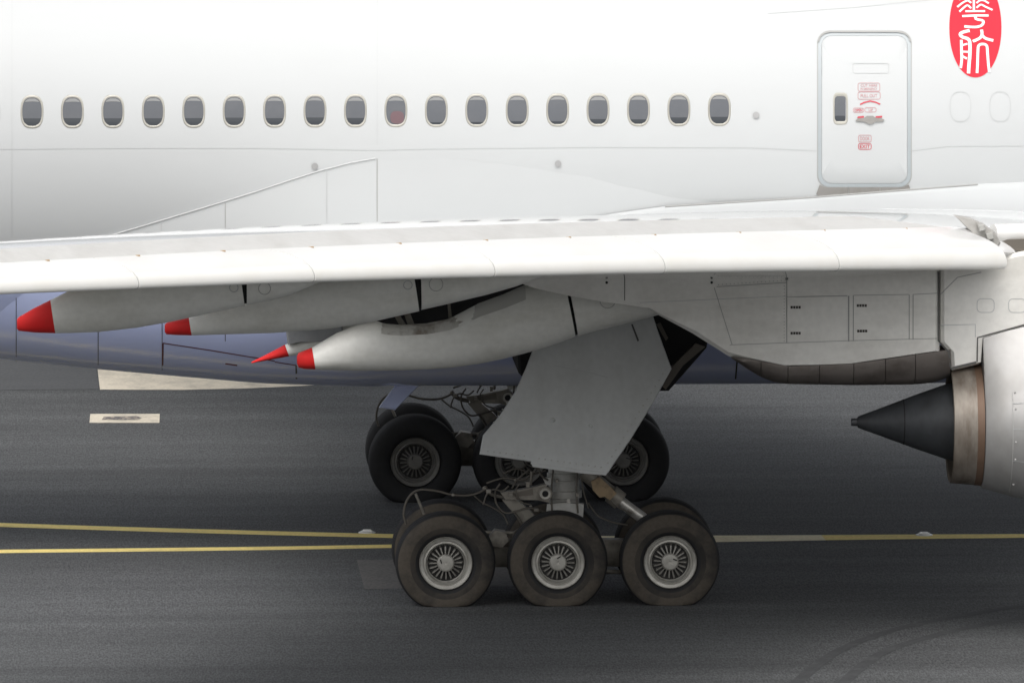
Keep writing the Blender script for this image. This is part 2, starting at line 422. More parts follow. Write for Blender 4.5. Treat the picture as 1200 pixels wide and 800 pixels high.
for x in (1125.5, 1172, -12):
    disc_on_skin('blanked_window', x, 125 if x > 0 else 132, 12.5, 18, 'seam_faint', fus, .004, 32, 2.6, ring=[(1.0, .004), (.94, .004)])

# passenger windows
WX = [37.5+k*(843-37.5)/17 for k in range(18)]
for i, x in enumerate(WX):
    y = 131.2-2.7*i/17
    w = disc_on_skin('passenger_window', x, y, 13.2, 19.2, 'window_frame', jet, 0, 40, 2.7, ring=[(1.02, .0), (.99, .007), (.94, .010), (.87, .006), (.84, .001)])
    disc_on_skin('pane', x, y+.5, 11.3, 17.0, 'pane', w, .004, 36, 2.8)
    # shade edge: top cap of the pane
    def cap(name, y0, y1, m, off, curve):
        V, F = [], []
        n = 12
        for k in range(n+1):
            u = -1+2*k/n
            def edge(yy): return yy
            ya, yb = y0, y1
            half = lambda yy: 10.7*max(0, 1-abs((yy-(y+.6))/16.2)**2.8)**(1/2.8)
            V += [skin(x+half(ya)*u, ya, off), skin(x+half(.5*(ya+yb))*u, .5*(ya+yb), off), skin(x+half(yb)*u, yb+curve*(1-u*u), off)]
        for k in range(n):
            for q in (0, 1): F.append((3*k+q, 3*k+q+1, 3*k+4+q, 3*k+3+q))
        mk(name, V, F, m, w, 0)
    cap('shade', y-15.4, y-11.2+random.uniform(-.6, .5), 'blind', .007, -.5)
    lowh = 8.5 if i < 9 else (5.5 if i in (14, 15) else 7.5 if i > 15 else 3.2)
    if i != 9: cap('pane_lower', y+16.6-lowh+random.uniform(-.5, .5), y+16.4, 'pane_dark', .007, 0)
    else: disc_on_skin('seat_cover', x+1.5, y+8, 8, 7.5, 'red_blind', w, .007, 20, 2.6)

# passenger door
door = empty('passenger_door', parent=jet)
def rrect(x0, x1, y0, y1, r, n=6):
    out = []
    for cx, cy, a0 in ((x1-r, y0+r, -90), (x1-r, y1-r, 0), (x0+r, y1-r, 90), (x0+r, y0+r, 180)):
        for k in range(n+1):
            a = R_(a0+90*k/n); out.append((cx+r*math.cos(a), cy+r*math.sin(a)))
    return out
def densify(poly, step=14):
    return pxline(list(poly)+[poly[0]], step)[:-1]
def ring_between(name, A, B, offs, m, par):
    V = [skin(*p, offs[0]) for p in A]+[skin(*p, offs[1]) for p in B]; n = len(A)
    return mk(name, V, [(k, (k+1) % n, n+(k+1) % n, n+k) for k in range(n)], m, par, 30)
def rr_param(x0, x1, y0, y1, r, m=72):
    # same count of points for any size: sides sampled too
    out = []; P = rrect(x0, x1, y0, y1, r)
    Q = []
    for i in range(len(P)):
        a, b = P[i], P[(i+1) % len(P)]; L = math.hypot(b[0]-a[0], b[1]-a[1])
        n = 9 if L > 30 else 1
        Q += [(a[0]+(b[0]-a[0])*k/n, a[1]+(b[1]-a[1])*k/n) for k in range(n)]
    return Q
A = rr_param(957.5, 1068.5, 36, 220.5, 15); B = rr_param(958.6, 1067.4, 37.6, 219.5, 14.4); C_ = rr_param(962.6, 1063.6, 42, 215.5, 12)
ring_between('frame_gap', A, B, (.004, .004), 'seam_grey', door)
ring_between('door_frame', B, C_, (.006, .006), 'door_gap', door)
V, F = [], []
def panel(name, P, off, m, par):
    cx = sum(p[0] for p in P)/len(P); cy = sum(p[1] for p in P)/len(P)
    V, F = [], []; fs = (1, .98, .75, .5, .25); n = len(P)
    for fi, f in enumerate(fs): V += [skin(cx+(px-cx)*f, cy+(py-cy)*f, off if fi else 0.0) for px, py in P]
    V.append(skin(cx, cy, off))
    for i in range(len(fs)-1):
        for k in range(n):
            j = (k+1) % n; F.append((i*n+k, i*n+j, (i+1)*n+j, (i+1)*n+k))
    b = (len(fs)-1)*n
    for k in range(n): F.append((b+k, b+(k+1) % n, len(V)-1))
    return mk(name, V, F, m, par, 40)
panel('door_panel', C_, .013, 'white_paint', door)
P = [skin(x, y, .02) for x, y in pxline([(959, 49), (961, 43), (966, 39), (973, 37.3), (1052, 37.3), (1060, 39), (1065, 43), (1067, 49)], 8)]
mk('door_top_shade', *ribbon(P, [skin_n(p) for p in P], .022), 'seam_grey', door, 0)  # grey strip painting the shade line under the overhang above the door
# sill: three scuff plates
for x0, x1 in ((956.5, 994), (994.6, 1031), (1031.6, 1069)):
    y0, y1 = 219.5, 229.5
    pl = [(x0+(4 if x0 < 960 else 0), y0-(3 if x0 < 960 else 0)), (x0+(10 if x0 < 960 else 0), y0), (x1-(10 if x1 > 1060 else 0), y0), (x1-(4 if x1 > 1060 else 0), y0-(3 if x1 > 1060 else 0)), (x1, y1-2), (x1-2, y1), (x0+2, y1), (x0, y1-2)]
    mk('scuff_plate', *loft([[skin(px, py, o) for px, py in pl] for o in (0, .016)]), 'sill_metal', door, 0)
V = [skin(x, y, .005) for x, y in ((958, 229), (1068, 229), (1066, 230.6), (960, 230.6))]
dw = disc_on_skin('door_window', 985, 127.5, 8.6, 18.4, 'window_frame', door, 0, 36, 5, ring=[(1.03, .01), (1.0, .02), (.86, .022), (.78, .014)])
disc_on_skin('pane', 984.5, 126.5, 6.6, 16, 'pane', dw, .016, 28, 6)
disc_on_skin('pane_lower', 984.5, 139, 6.3, 3.2, 'pane_dark', dw, .018, 20, 6)
def door_outline(x0, x1, y0, y1, m='mark_pale', w=.008, name='placard'):
    P = [skin(x, y, .017) for x, y in densify(rrect(x0, x1, y0, y1, 2, 3), 10)]; P.append(P[0])
    return mk(name, *ribbon(P, [skin_n(p) for p in P], w), m, door, 0)
door_outline(999.5, 1041.5, 74.5, 86, 'seam_light')
pl1 = door_outline(1005.5, 1031, 97.5, 107); pl2 = door_outline(1005.5, 1031.5, 108, 116.5)
pl3 = door_outline(1000, 1012, 126.8, 132); pl4 = door_outline(1013.5, 1026.8, 126.3, 131.5)
pl5 = door_outline(1006, 1021, 158.6, 166.6); pl6 = door_outline(1006, 1021, 168.3, 175.2, 'mark_red')
def text_on(s, x0, y0, x1, y1, m, par, off=.018, name='lettering', place=None):
    cu = bpy.data.curves.new('t', 'FONT'); cu.body = s; cu.offset = .012
    o = bpy.data.objects.new('t', cu); COL.objects.link(o)
    dg = bpy.context.evaluated_depsgraph_get(); me = o.evaluated_get(dg).to_mesh()
    V = [v.co.copy() for v in me.vertices]; F = [tuple(p.vertices) for p in me.polygons]
    bpy.data.objects.remove(o); bpy.data.curves.remove(cu)
    ax, bx = min(v.x for v in V), max(v.x for v in V); ay, by = min(v.y for v in V), max(v.y for v in V)
    place = place or (lambda x, y: skin(x, y, off))
    V = [place(x0+(x1-x0)*(v.x-ax)/(bx-ax), y1-(y1-y0)*(v.y-ay)/(by-ay)) for v in V]
    return mk(name, V, F, m, par, 0)
text_on('EXIT', 1007.6, 169.8, 1019.5, 173.8, 'mark_red', pl6)
text_on('OPEN', 1001.5, 127.9, 1010.6, 131, 'mark_red', pl3)
text_on('DOOR', 1008, 160.4, 1019, 164.8, 'mark_pale', pl5)
text_on('CUT HERE', 1008.5, 99, 1028, 101.8, 'mark_pale', pl1); text_on('IN EMERGENCY', 1008.5, 103, 1028, 105.6, 'mark_pale', pl1)
text_on('PULL OUT', 1008.5, 110.4, 1028, 114.2, 'mark_pale', pl2); text_on('UP', 1018, 127.6, 1023, 130.4, 'mark_pale', pl4)
P = [skin(x, y, .018) for x, y in pxline([(1008, 122.6), (1013, 120.2), (1020, 118.6), (1026, 120), (1031.5, 122.4)], 3)]
mk('turn_arrow', *ribbon(P, [skin_n(p) for p in P], .02), 'mark_red', door, 0)
hp = [(1002.5, 141), (1006, 138.8), (1013, 138), (1016, 136), (1023, 136), (1026, 138), (1033, 138.8), (1036.5, 140.6), (1034, 142.6), (1026, 143), (1023, 145), (1019.5, 145.8), (1016, 144.6), (1012, 142.6), (1004, 142.6)]
mk('handle', *loft([[skin(px, py, o) for px, py in hp] for o in (.012, .035)]), 'sill_metal', door, 30)
for x0, y0, x1, y1 in ((1004.5, 136, 1012.5, 138.8), (1025.5, 135.8, 1033.8, 138.6)):
    mk('red_mark', [skin(*p, .019) for p in ((x0, y1), (x0+.8, y0+.6), (x1, y0), (x1, y1-.6))], [(0, 1, 2, 3)], 'mark_red', door, 0)

# red seal emblem with white strokes
emb = disc_on_skin('red_seal_emblem', 1143, 32.5, 30.6, 58.5, 'emblem_red', jet, .005, 64, 2.05)
S = lambda pts: [(1080+a/8, b/8) for a, b in pts]
strokes = [
    ([(335, 68), (380, 32), (430, 8), (465, 30)], 18), ([(355, 112), (395, 75), (430, 52), (465, 80)], 18), ([(490, -40), (490, 105)], 20),
    ([(515, 32), (545, 8), (585, 8), (630, 34)], 18), ([(515, 76), (555, 46), (600, 66), (665, 96)], 18), ([(410, 108), (595, 107)], 20),
    ([(380, 154), (500, 148), (628, 148)], 22), ([(500, 152), (515, 182), (565, 192), (580, 210), (560, 242), (500, 256), (400, 250)], 24),
    ([(450, 288), (385, 305), (362, 325), (385, 350), (430, 365), (452, 400), (452, 520), (445, 600), (440, 690)], 30),
    ([(372, 376), (374, 470), (376, 560), (366, 640)], 24), ([(384, 425), (430, 412)], 18), ([(384, 486), (440, 488)], 18), ([(384, 530), (425, 552)], 20),
    ([(562, 280), (566, 325), (545, 360), (480, 390)], 26), ([(566, 330), (600, 362), (672, 382)], 26),
    ([(520, 688), (524, 600), (528, 480), (535, 430), (570, 415), (610, 430), (618, 500), (626, 600), (636, 680)], 24),
    ([(430, -30), (350, 0)], 16), ([(560, -30), (640, -5)], 16)]
for pts, w in strokes:
    sp = smooth_path([Vector((a, b, 0)) for a, b in S(pts)], 4)
    P = [skin(q.x, q.y, .009) for q in sp]
    mk('brush_stroke', *ribbon(P, [skin_n(p) for p in P], w/8/87*1.05), 'emblem_white', emb, 0)

# belly antenna
mk('belly_mast', *prism([(468, 446), (497, 446), (484, 458), (463, 480), (444, 477), (455, 462)], 0, .06, .02), 'lavender_paint', jet, 30)

# ------------------------------------------------------------------ wing
def LE(s): return 5.58+.70*(10.3-s)
def TE(s): return -2.9 if s < 10 else -2.9-.385*(s-10)
ZB_PX = [(-200, 353.5), (0, 345), (163, 338.5), (250, 334.8), (300, 332.8), (500, 326.7), (750, 321), (1000, 317.3), (1150, 316), (1400, 314)]
def z_low(s):
    X = LE(s); lo, hi = 3.5, 8
    for _ in range(40):
        m = .5*(lo+hi); px, py = proj((X, -s, m))
        if py < lerp(ZB_PX, px): hi = m
        else: lo = m
    return m
ZL = [(s, z_low(s)) for s in (9, 12, 15, 18, 21, 24, 27, 29)]
dz = (ZL[1][1]-ZL[0][1])/3
ZL = [(0, ZL[0][1]-9*dz*.9)]+ZL+[(34, ZL[-1][1]+5*(ZL[-1][1]-ZL[-2][1])/2)]
def q_(s): return max(.42, .85-.0195*(max(s, 9)-12))
SLAT = [(.42, -.06), (.30, -.11), (.2, -.13), (.09, -.135), (.035, -.122), (.008, -.09), (0, -.04), (.012, .03), (.045, .105), (.11, .185), (.2, .255), (.32, .32), (.47, .38), (.68, .44), (.9, .485)]
def zn(s): return lerp(ZL, s)+.135*q_(s)
def tk(s): return lerp([(0, .13), (4, .125), (10, .105), (16, .098), (33, .085)], s)
def inc(s): return math.tan(R_(lerp([(0, 2.4), (10, 1.6), (20, .6), (33, -.5)], s)))
def naca(x): return 5*(.2969*math.sqrt(x)-.126*x-.3516*x*x+.2843*x**3-.1036*x**4)
GAIN = [(2, .22), (6, .22), (10, .235), (12.5, .225), (18, .235), (24, .215), (28, .20), (34, .15)]
def wing_up(s, d):
    """height of the upper skin, d metres behind the slat nose"""
    q = q_(s); c = LE(s)-TE(s); d0, dt = .28*q, .86*q; dc = max(dt+.6, .42*c); z0 = zn(s)+.11*q; zt = zn(s)+.455*q
    zc = zt+lerp(GAIN, s); ze = zn(s)+.11*q-c*inc(s)
    if d <= dt: u = max(0, (d-d0)/(dt-d0)); return z0+(zt-z0)*(.55*math.sqrt(u)+.45*u)
    if d <= dc: u = (d-dt)/(dc-dt); return zt+(zc-zt)*(1-(1-u)**2)
    v = min(1, (d-dc)/(c-dc)); return zc+(ze-zc)*v**1.7
def wing_z(s, x, up):
    q = q_(s); c = LE(s)-.28*q-TE(s)
    if up: return wing_up(s, .28*q+x*c)
    return zn(s)+.11*q-naca(min(1, max(0, x)))*tk(s)*c*.55-x*c*inc(s)
def wing_section(s):
    q = q_(s); c = LE(s)-TE(s); d0, dt = .28*q, .86*q; dc = max(dt+.6, .42*c); rg = []
    ds = [d0+(dt-d0)*(k/6)**2 for k in range(7)]+[dt+(dc-dt)*k/10 for k in range(1, 11)]+[dc+(c-dc)*k/8 for k in range(1, 9)]
    for d in reversed(ds): rg.append((LE(s)-d, -s, wing_up(s, d)+(.006 if d >= c-1e-6 else 0)))
    cc = c-.28*q
    for k in range(1, 15):
        x = .5*(1-math.cos(math.pi*k/14)); rg.append((LE(s)-.28*q-x*cc, -s, wing_z(s, x, False)-(.006 if k == 14 else 0)))
    return rg
WS = [2.4, 3.2, 4, 5, 6, 7, 8, 9, 9.6, 10, 10.25, 10.5, 11.5, 13, 15, 17, 19, 21, 23, 25, 27, 29, 30.5]
secs = [wing_section(s) for s in WS]
tipz = secs[-1]
secs.append([(p[0]*.35+.65*(-12.4), -32.4, p[2]*.25+.75*(zn(30.5)+.25)) for p in tipz])
Vw, Fw = loft(secs); nw = len(secs[0])
mw = [1 if (len(f) == 4 and 13 <= f[0] % nw < 18 and -Vw[f[0]][1] > 10.2) else 0 for f in Fw]      # dull fixed leading edge panels ahead of the glossy skin
wing = mk('wing', Vw, Fw, ['wing_white', 'fixed_edge'], jet, 40, mw)
fw = mk('wing', *loft([[(x, -y, z) for x, y, z in r] for r in secs]), 'wing_white', jet, 40)

def s_at(px):
    lo, hi = 8, 40
    for _ in range(40):
        m = .5*(lo+hi)
        if proj((LE(m), -m, zn(m)))[0] > px: lo = m
        else: hi = m
    return m
def slat_ring(s):
    q = q_(s); up = [(LE(s)-dx*q, -s, zn(s)+dz*q) for dx, dz in SLAT]
    inn = [(LE(s)-dx*q, -s, zn(s)+dz*q) for dx, dz in ((.9, .477), (.66, .40), (.48, .30), (.36, .16), (.33, .02), (.40, -.045))]
    return up+inn
edges = [1181, 984, 780, 580.5, 369, 163, -60, -330]
ss = [s_at(e) for e in edges]
slats = []
for a, b in zip(ss, ss[1:]):
    a2, b2 = a+.012, b-.012
    stn = [a2+(b2-a2)*k/4 for k in range(5)]
    R = [slat_ring(t) for t in stn]
    if a == ss[0]:   # rounded inboard end: nose swept back
        R0 = []
        for (x, y, z), (dx, dz_) in zip(slat_ring(a2-.0), SLAT+[(.5, 0)]*6):
            R0.append((x-.10*max(0, 1-dx/.9), y+.07, .88*z+.12*(zn(a2)+.15)))
        R = [R0]+R
    Vs, Fs = loft(R); ns = len(R[0])
    slats.append(mk('slat', Vs, Fs, ['slat_white', 'slat_nose'], wing, 40, [1 if len(f) == 4 and f[0] % ns < 9 else 0 for f in Fs]))
    mk('slat_seal', *loft([[(x-.006, y, z-.006) for x, y, z in slat_ring(t_)] for t_ in (b-.0125, b+.0125)]), 'seam_mid', wing, 40)
    # track marks on the wing skin behind each slat
    for f in (.25, .75):
        t = a2+(b2-a2)*f; q = q_(t); x = .64*q/(LE(t)-.28*q-TE(t)); c = LE(t)-.28*q-TE(t)
        X0 = LE(t)-.9*q
        p = [(X0-dx, -t+dy, zn(t)+.47*q+.004) for dx, dy in ((-.03, -.05), (.03, -.04), (.03, .04), (-.03, .06))]
        mk('slat_track_mark', *loft([p, [(a_, b_, c_+.006) for a_, b_, c_ in p]]), 'stain_brown', wing, 0)
# recess behind the inboard slat end, and the fixed edge carried on over the pylon
mk('slat_end_recess', *prism([(1118, 252), (1136, 255), (1152, 262), (1166, 272), (1172, 284), (1166, 292), (1150, 284), (1136, 270)], -9.95, .10, .02), 'recess_grey', wing, 30)
for x, y, w in ((1150, 266, 5), (1160, 276, 5)):
    mk('slat_track_fitting', *prism([(x-w, y-3), (x+w*.6, y-4), (x+w, y+3), (x-w*.5, y+5)], -10.1, .08, .015), 'strut_white', wing, 0)
mk('fixed_leading_edge', *tube([atY(1164, 274, -9.75), atY(1200, 273, -9.6), atY(1290, 268, -9.4)], .125, 20), 'slat_white', wing, 50)
mk('slat_cavity', *prism([(1170, 280), (1240, 279), (1240, 295), (1188, 293)], -9.7, .1), 'bar_brown', wing, 0)

# flaps
def flap(s0, s1, drop, ch, name='flap'):
    R = []
    for k in range(5):
        s = s0+(s1-s0)*k/4; c = LE(s)-.28*q_(s)-TE(s); X0 = TE(s)+ch*.55; z0 = wing_z(s, 1-ch*.55/c, False)+.06
        prof = [(0, .0), (.08, .10), (.3, .13), (.6, .09), (1, .0), (.6, -.02), (.3, -.06), (.08, -.07)]
        R.append([(X0-u*ch, -s, z0-drop*u+v*ch*.7) for u, v in prof])
    return mk(name, *loft(R), 'fairing_grey', wing, 40)
flap(3.3, 9.2, .45, 1.7); flap(11.2, 21.5, .12, 1.1)

# wing root fillet with its lip
ROOT_TOP = [(-3, 4.3), (-1.5, 4.55), (1.59, 4.99), (3.5, 5.10), (5.8, 5.27), (8, 5.36), (10, 5.2)]
rings = []
for k in range(29):
    X = -3+13*k/28; zt = lerp(ROOT_TOP, X); rg = []
    s_e = 4.7; ze = wing_up(s_e, LE(s_e)-X)+.004
    ze = min(ze, zt-.05)
    rg += [(X, -3.05, zt+.0), (X, -3.155, zt), (X, -3.17, zt-.012)]
    for j in range(1, 9):
        t = j/8; rg.append((X, -3.17-(s_e-3.17)*t, ze+(zt-.012-ze)*(1-t)**2.2))
    rg.append((X, -s_e-.05, ze-.1))
    rings.append(rg)
fil = mk('wing_root_fillet', *loft(rings, closed=False), 'white_paint', jet, 40)
P = [Vector((X, -3.16, lerp(ROOT_TOP, X)+.004)) for X in [1.59+.3*k for k in range(15)]]
mk('sealant_line', *tube(P, .011, 6), 'seam_grey', fil, 0)
yt = atY(659, 259.5, -13.2)

# ------------------------------------------------------------------ flap track fairings
def canoe(Y, hw, stations, m, parent, name, n=20, sq=2.4):
    """stations: (px, top, bottom, width factor) -> lofted body"""
    R = []
    for px, yt, yb, wf in stations:
        pt, pb = px if isinstance(px, tuple) else (px, px)
        a, b = atY(pt, yt, Y), atY(pb, yb, Y); zc, h = .5*(a.z+b.z), .5*(a.z-b.z); rg = []
        for k in range(n):
            t = 2*math.pi*k/n; c, s = math.cos(t), math.sin(t)
            rg.append((.5*(a.x+b.x)+.5*(a.x-b.x)*math.copysign(abs(s)**(2/sq), s), Y+hw*wf*math.copysign(abs(c)**(2/sq), c), zc+h*math.copysign(abs(s)**(2/sq), s)))
        R.append(rg)
    return mk(name, *loft(R), m, parent, 50)
def patch(Y, hw, stations, m, parent, k0, k1, name, n=20, sq=2.4):
    V, F = [], []; w = k1-k0+1
    for px, yt, yb, wf in stations:
        a, b = atY(px, yt, Y), atY(px, yb, Y); zc, h = .5*(a.z+b.z), .5*(a.z-b.z)+.004
        for k in range(k0, k1+1):
            t = 2*math.pi*k/n; c, s_ = math.cos(t), math.sin(t)
            V.append((a.x, Y+(hw*wf+.004)*math.copysign(abs(c)**(2/sq), c), zc+h*math.copysign(abs(s_)**(2/sq), s_)))
    for i in range(len(stations)-1):
        for j in range(w-1): F.append((i*w+j, i*w+j+1, (i+1)*w+j+1, (i+1)*w+j))
    return mk(name, V, F, m, parent, 60)
def fairing(Y, hw, tip, aft, fixed, gap):
    o = canoe(Y, hw, aft, 'fairing_grey', jet, 'flap_track_fairing')
    canoe(Y, hw, tip, 'red_paint', o, 'red_tip')
    if fixed: canoe(Y, hw, fixed, 'fairing_grey', o, 'fixed_section')
    if gap: canoe(Y, hw*.86, gap, 'black', o, 'hinge_gap')
    return o
F1 = fairing(-19, .27, [(19.8, 374, 385, .25), (22, 371.5, 387.5, .38), (40, 361, 389.5, .6), ((59, 65), 351.5, 390.3, .8)],
    [((59.05, 65.05), 351.5, 390.3, .8), (80, 341, 390.2, .9), (115, 326, 389, 1), (160, 318, 384, 1), (200, 316, 377, 1), (250, 316, 366, 1), ((281, 286.5), 318, 357.8, 1)],
    [((288.5, 289), 318, 357, 1), (310, 317, 353, 1), (340, 315, 345, .95), (360, 313, 337, .8), (385, 311, 325, .5)],
    [(281, 322, 356, 1), (291, 322, 355, 1)])
F2 = fairing(-15, .29, [(193, 380.5, 389, .25), (195, 378.5, 391.5, .4), (208, 374.5, 392.3, .6), ((221, 224.6), 371.8, 392.5, .8)],
    [((221.05, 224.65), 371.8, 392.5, .8), (260, 357, 391.5, .95), (320, 338, 390, 1), (380, 325, 386, 1), (430, 318, 378.5, 1), ((484, 491), 318, 364.5, 1)],
    [((492.5, 493.5), 318, 363, 1), (530, 316, 354.5, 1), (570, 314, 345, .95), (605, 312, 335, .8), (640, 310, 322, .5)],
    [(484, 322, 363, 1), (495, 322, 362, 1)])
F4 = fairing(-8.5, .36, [(348, 417, 426, .2), (350, 413.5, 430.5, .35), (357, 410.8, 432, .5), ((365.5, 369.5), 407.5, 432.3, .65)],
    [((365.55, 369.55), 407.5, 432.3, .65), (395, 390, 433.3, .8), (420, 380.5, 434, .9), (440, 375.5, 434.2, .95), (452, 379.5, 434, 1), (470, 381, 433.6, 1), (500, 379, 432.5, 1), (526, 374, 430.5, 1), (560, 356, 426.5, 1), (590, 345, 420.5, 1), (615, 334, 414, 1), (640, 330, 407, 1), ((661, 674), 330, 394.5, 1)],
    [((665.5, 677), 332, 393.6, 1), (700, 335, 387, 1), (735, 340, 378, .95), (760, 345, 371.5, .9), (800, 345, 360, .6)],
    [((655, 670), 345, 394, 1), ((670, 679), 345, 391, 1)])
F3 = fairing(-4.5, .22, [(294.5, 424, 425.5, .1), (310, 416.5, 422.5, .4), ((334, 339), 404, 417, .75)],
    [((334.05, 339.05), 404, 417, .75), (360, 392, 413.5, .9), (400, 378, 409, 1), (480, 360, 400, 1), (600, 345, 390, .8)], None, None)
# scuffs around the open top of the inboard fairing
patch(-8.5, .36, [(446, 378, 434.1, .98), (452, 379.5, 434, 1), (470, 381, 433.6, 1), (485, 380, 433, 1), (500, 379, 432.5, 1), (526, 374, 430.5, 1), (545, 365, 428.5, 1)], 'fairing_stain', F4, 5, 8, 'stained_edge')
patch(-8.5, .36, [(548, 363.5, 428, 1), (560, 356, 426.5, 1), (590, 345, 420.5, 1), (615, 334, 414, 1)], 'fairing_plate', F4, 5, 8, 'cover_plate')
mk('flap_end_plate', *prism([(335, 385), (400, 368), (402, 398), (350, 399), (337, 402)], -4.6, .2, .02), 'flap_grey', wing, 30)
for F_, Y_, hw_, cx, cy, r_ in ((F1, -19, .27, 310, 338, 7), (F1, -19, .27, 274, 337, 5), (F2, -15, .29, 511, 333, 8), (F2, -15, .29, 478, 334, 5), (F4, -8.5, .36, 712, 352, 9)):
    P = [atY(cx+r_*math.cos(R_(a)), cy+r_*math.sin(R_(a)), Y_-hw_-.006) for a in range(0, 361, 15)]
    mk('access_ring', *ribbon(P, [Vector((0, -1, 0))]*len(P), .009), 'seam_light' if r_ < 6 else 'seam_mid', F_, 0)
# flap cove and gear bay: shade painted as solid dark blocks, plus cove ribs
cove = mk('flap_cove_shade', *prism([(432, 345), (625, 330), (610, 350), (560, 368), (528, 384), (470, 392), (440, 388)], -6.6, .5, .02), 'cove_shade', wing, 0)
for pts in ([(458, 362), (464, 362), (478, 384), (470, 385)], [(470, 358), (477, 358), (487, 383), (479, 384)], [(524, 350), (527, 350), (530, 376), (526, 376)]):
    mk('flap_bracket', *prism(pts, -7.3, .04), 'gear_metal', wing, 0)
mk('gear_bay_shade', *prism([(603, 385), (700, 360), (832, 352), (823, 399), (779, 449), (640, 449), (616, 441), (604, 428)], -4.9, .9, .03), 'black', jet, 0)  # solid black block, the shade inside the open bay put into its colour
mk('bay_door_edge', *prism([(815, 402), (826, 406), (800, 428), (780, 456), (776, 452), (786, 430)], -6.0, .05), 'bar_brown', jet, 0)
mk('bay_door_edge', *prism([(769, 380), (774, 378), (783, 396), (780, 399)], -6.0, .04), 'bar_brown', jet, 0)

# ------------------------------------------------------------------ pylon and engine
EY, EZ = -9.6, 2.82
pyl = mk('engine_pylon', *prism([(600, 326), (622, 334.5), (660, 343), (700, 350), (755, 357.5), (770, 366.5), (810, 388), (853, 415), (872, 419), (920, 428), (962, 426.5), (1000, 424.5), (1060, 415), (1099, 409),
    (1099, 300), (1000, 296), (800, 296), (640, 300)], EY, .30, .06), 'pylon_grey', jet, 30)
mk('forward_fairing', *prism([(1100.2, 300), (1100.2, 399), (1112, 412), (1113.5, 431.5), (1144, 424.5), (1145.5, 395), (1200, 380), (1290, 365), (1400, 352), (1400, 318), (1290, 296), (1215, 289), (1192, 293), (1165, 300)], EY, .30, .05), 'pylon_grey', pyl, 30)
def pseam(pts, w=.011, m='seam_grey', off=.304, dash=0):
    Q = pxline(pts, 4 if dash else 12); P = [atY(x, y, EY-off) for x, y in Q]
    return mk('panel_seam', *ribbon(P, [Vector((0, -1, 0))]*len(P), w), m, pyl, 0)
pseam([(1099.6, 318), (1099.6, 399), (1112, 412.5), (1114, 431)], .022, 'seam_dark', .308)
pseam([(1145, 424), (1145.6, 395.5), (1200, 380.5)], .018, 'seam_dark', .308); pseam([(1114, 431.5), (1144, 424.5)], .03, 'seam_dark', .309)
pseam([(922, 322), (922, 402)]); pseam([(922, 369), (994, 347)][:1]+[(922, 348), (993, 346.5)]); pseam([(994.5, 346.5), (994.5, 400)], .018)
pseam([(1000, 346), (1000, 399.5)]); pseam([(1000, 346), (1065, 345)], .008); pseam([(1065.5, 345), (1065.5, 398)]); pseam([(1070, 345), (1070, 398)]); pseam([(1070, 345), (1098, 343.5)], .008)
pseam([(855, 404), (922, 401.5), (1000, 399), (1098, 396.5)], .008); pseam([(837, 337), (858, 404)], .009); pseam([(840, 336), (922, 331)], .008)
pseam([(1102, 345), (1122, 325), (1150, 319)], .010); pseam([(1102, 381), (1143, 380), (1143, 395)], .009, 'seam_light')
pseam([(750, 354.5), (850, 350), (922, 347)], .006, 'seam_light'); pseam([(732, 325), (732, 352)], .010, 'seam_dark')
for x, y in ((834, 331), (922, 326.5), (711, 331)):
    p = atY(x, y, EY-.305); mk('drain_hole', *revolve([(0, .018), (.004, .001)], 'Y', p, 8), 'black', pyl, 0)
for k in range(18):   # fastener rows
    for x, y in ((925-0*k, 335+3.8*k), (842+4.6*k, 333.5-.3*k)):
        if y < 402 and x < 926:
            p = atY(x-(6 if x == 925 else 0), y, EY-.303); mk('fastener', *revolve([(0, .006), (.003, .001)], 'Y', p, 6), 'seam_grey', pyl, 0)
for x, y in ((932.5, 360), (932.5, 390.3), (1010, 358), (1010.5, 387.8)):
    for k in range(4):
        p = [atY(x-6+3.1*k+a, y+b, EY-.305) for a, b in ((0, -1.5), (2.5, -1.5), (2.5, 1.5), (0, 1.5))]
        mk('stencil_mark', p, [(0, 1, 2, 3)], 'stencil', pyl, 0)
for x in (1155, 1192):
    P = [atY(a, b, EY-.305) for a, b in densify(rrect(x-10, x+10, 350, 366, 5, 4), 8)]; P.append(P[0])
    mk('access_panel', *ribbon(P, [Vector((0, -1, 0))]*len(P), .008), 'seam_light', pyl, 0)
# heat shield under the pylon
hs_top = [(855, 416), (872, 418.5), (922, 427.5), (958, 426.5), (998, 424.5), (1035, 419.5), (1070, 414), (1111, 408)]
hs_bot = [(857, 418), (872, 429), (890, 440), (905, 446), (922, 448.5), (998, 450), (1070, 449.5), (1095, 447), (1112, 440)]
cuts = [856, 890, 921.5, 958.5, 998.5, 1035.5, 1070.5, 1112]
for a, b in zip(cuts, cuts[1:]):
    if a == 856: m_ = 'shield_metal'
    R = []
    for k in range(5):
        x = a+.35+(b-a-.7)*k/4; yt, yb = lerp(hs_top, x)-1.5, lerp(hs_bot, x)
        A_, B_ = atY(x, yt, EY), atY(x, yb, EY); h = A_.z-B_.z; bul = 1-.03*(1 if k in (0, 4) else 0)
        R.append([(A_.x, EY-.32*u*bul, B_.z+h*v) for u, v in ((-.96, 1), (-1, .6), (-.9, .25), (-.6, .03), (0, 0), (.6, .03), (.9, .25), (1, .6), (.96, 1))])
    mk('heat_shield_panel', *loft(R), 'shield_metal', pyl, 50)
eng = empty('engine', (0, 0, 0), jet)
cone = mk('exhaust_cone', *revolve([(0, .001), (0, .048), (.08, .05), (.085, .072), (.2, .115), (.5, .225), (.85, .355), (1.2, .475), (1.45, .54), (1.7, .56)], 'X', (3.60, EY, EZ+.02), 56), 'cone_metal', eng, 35)
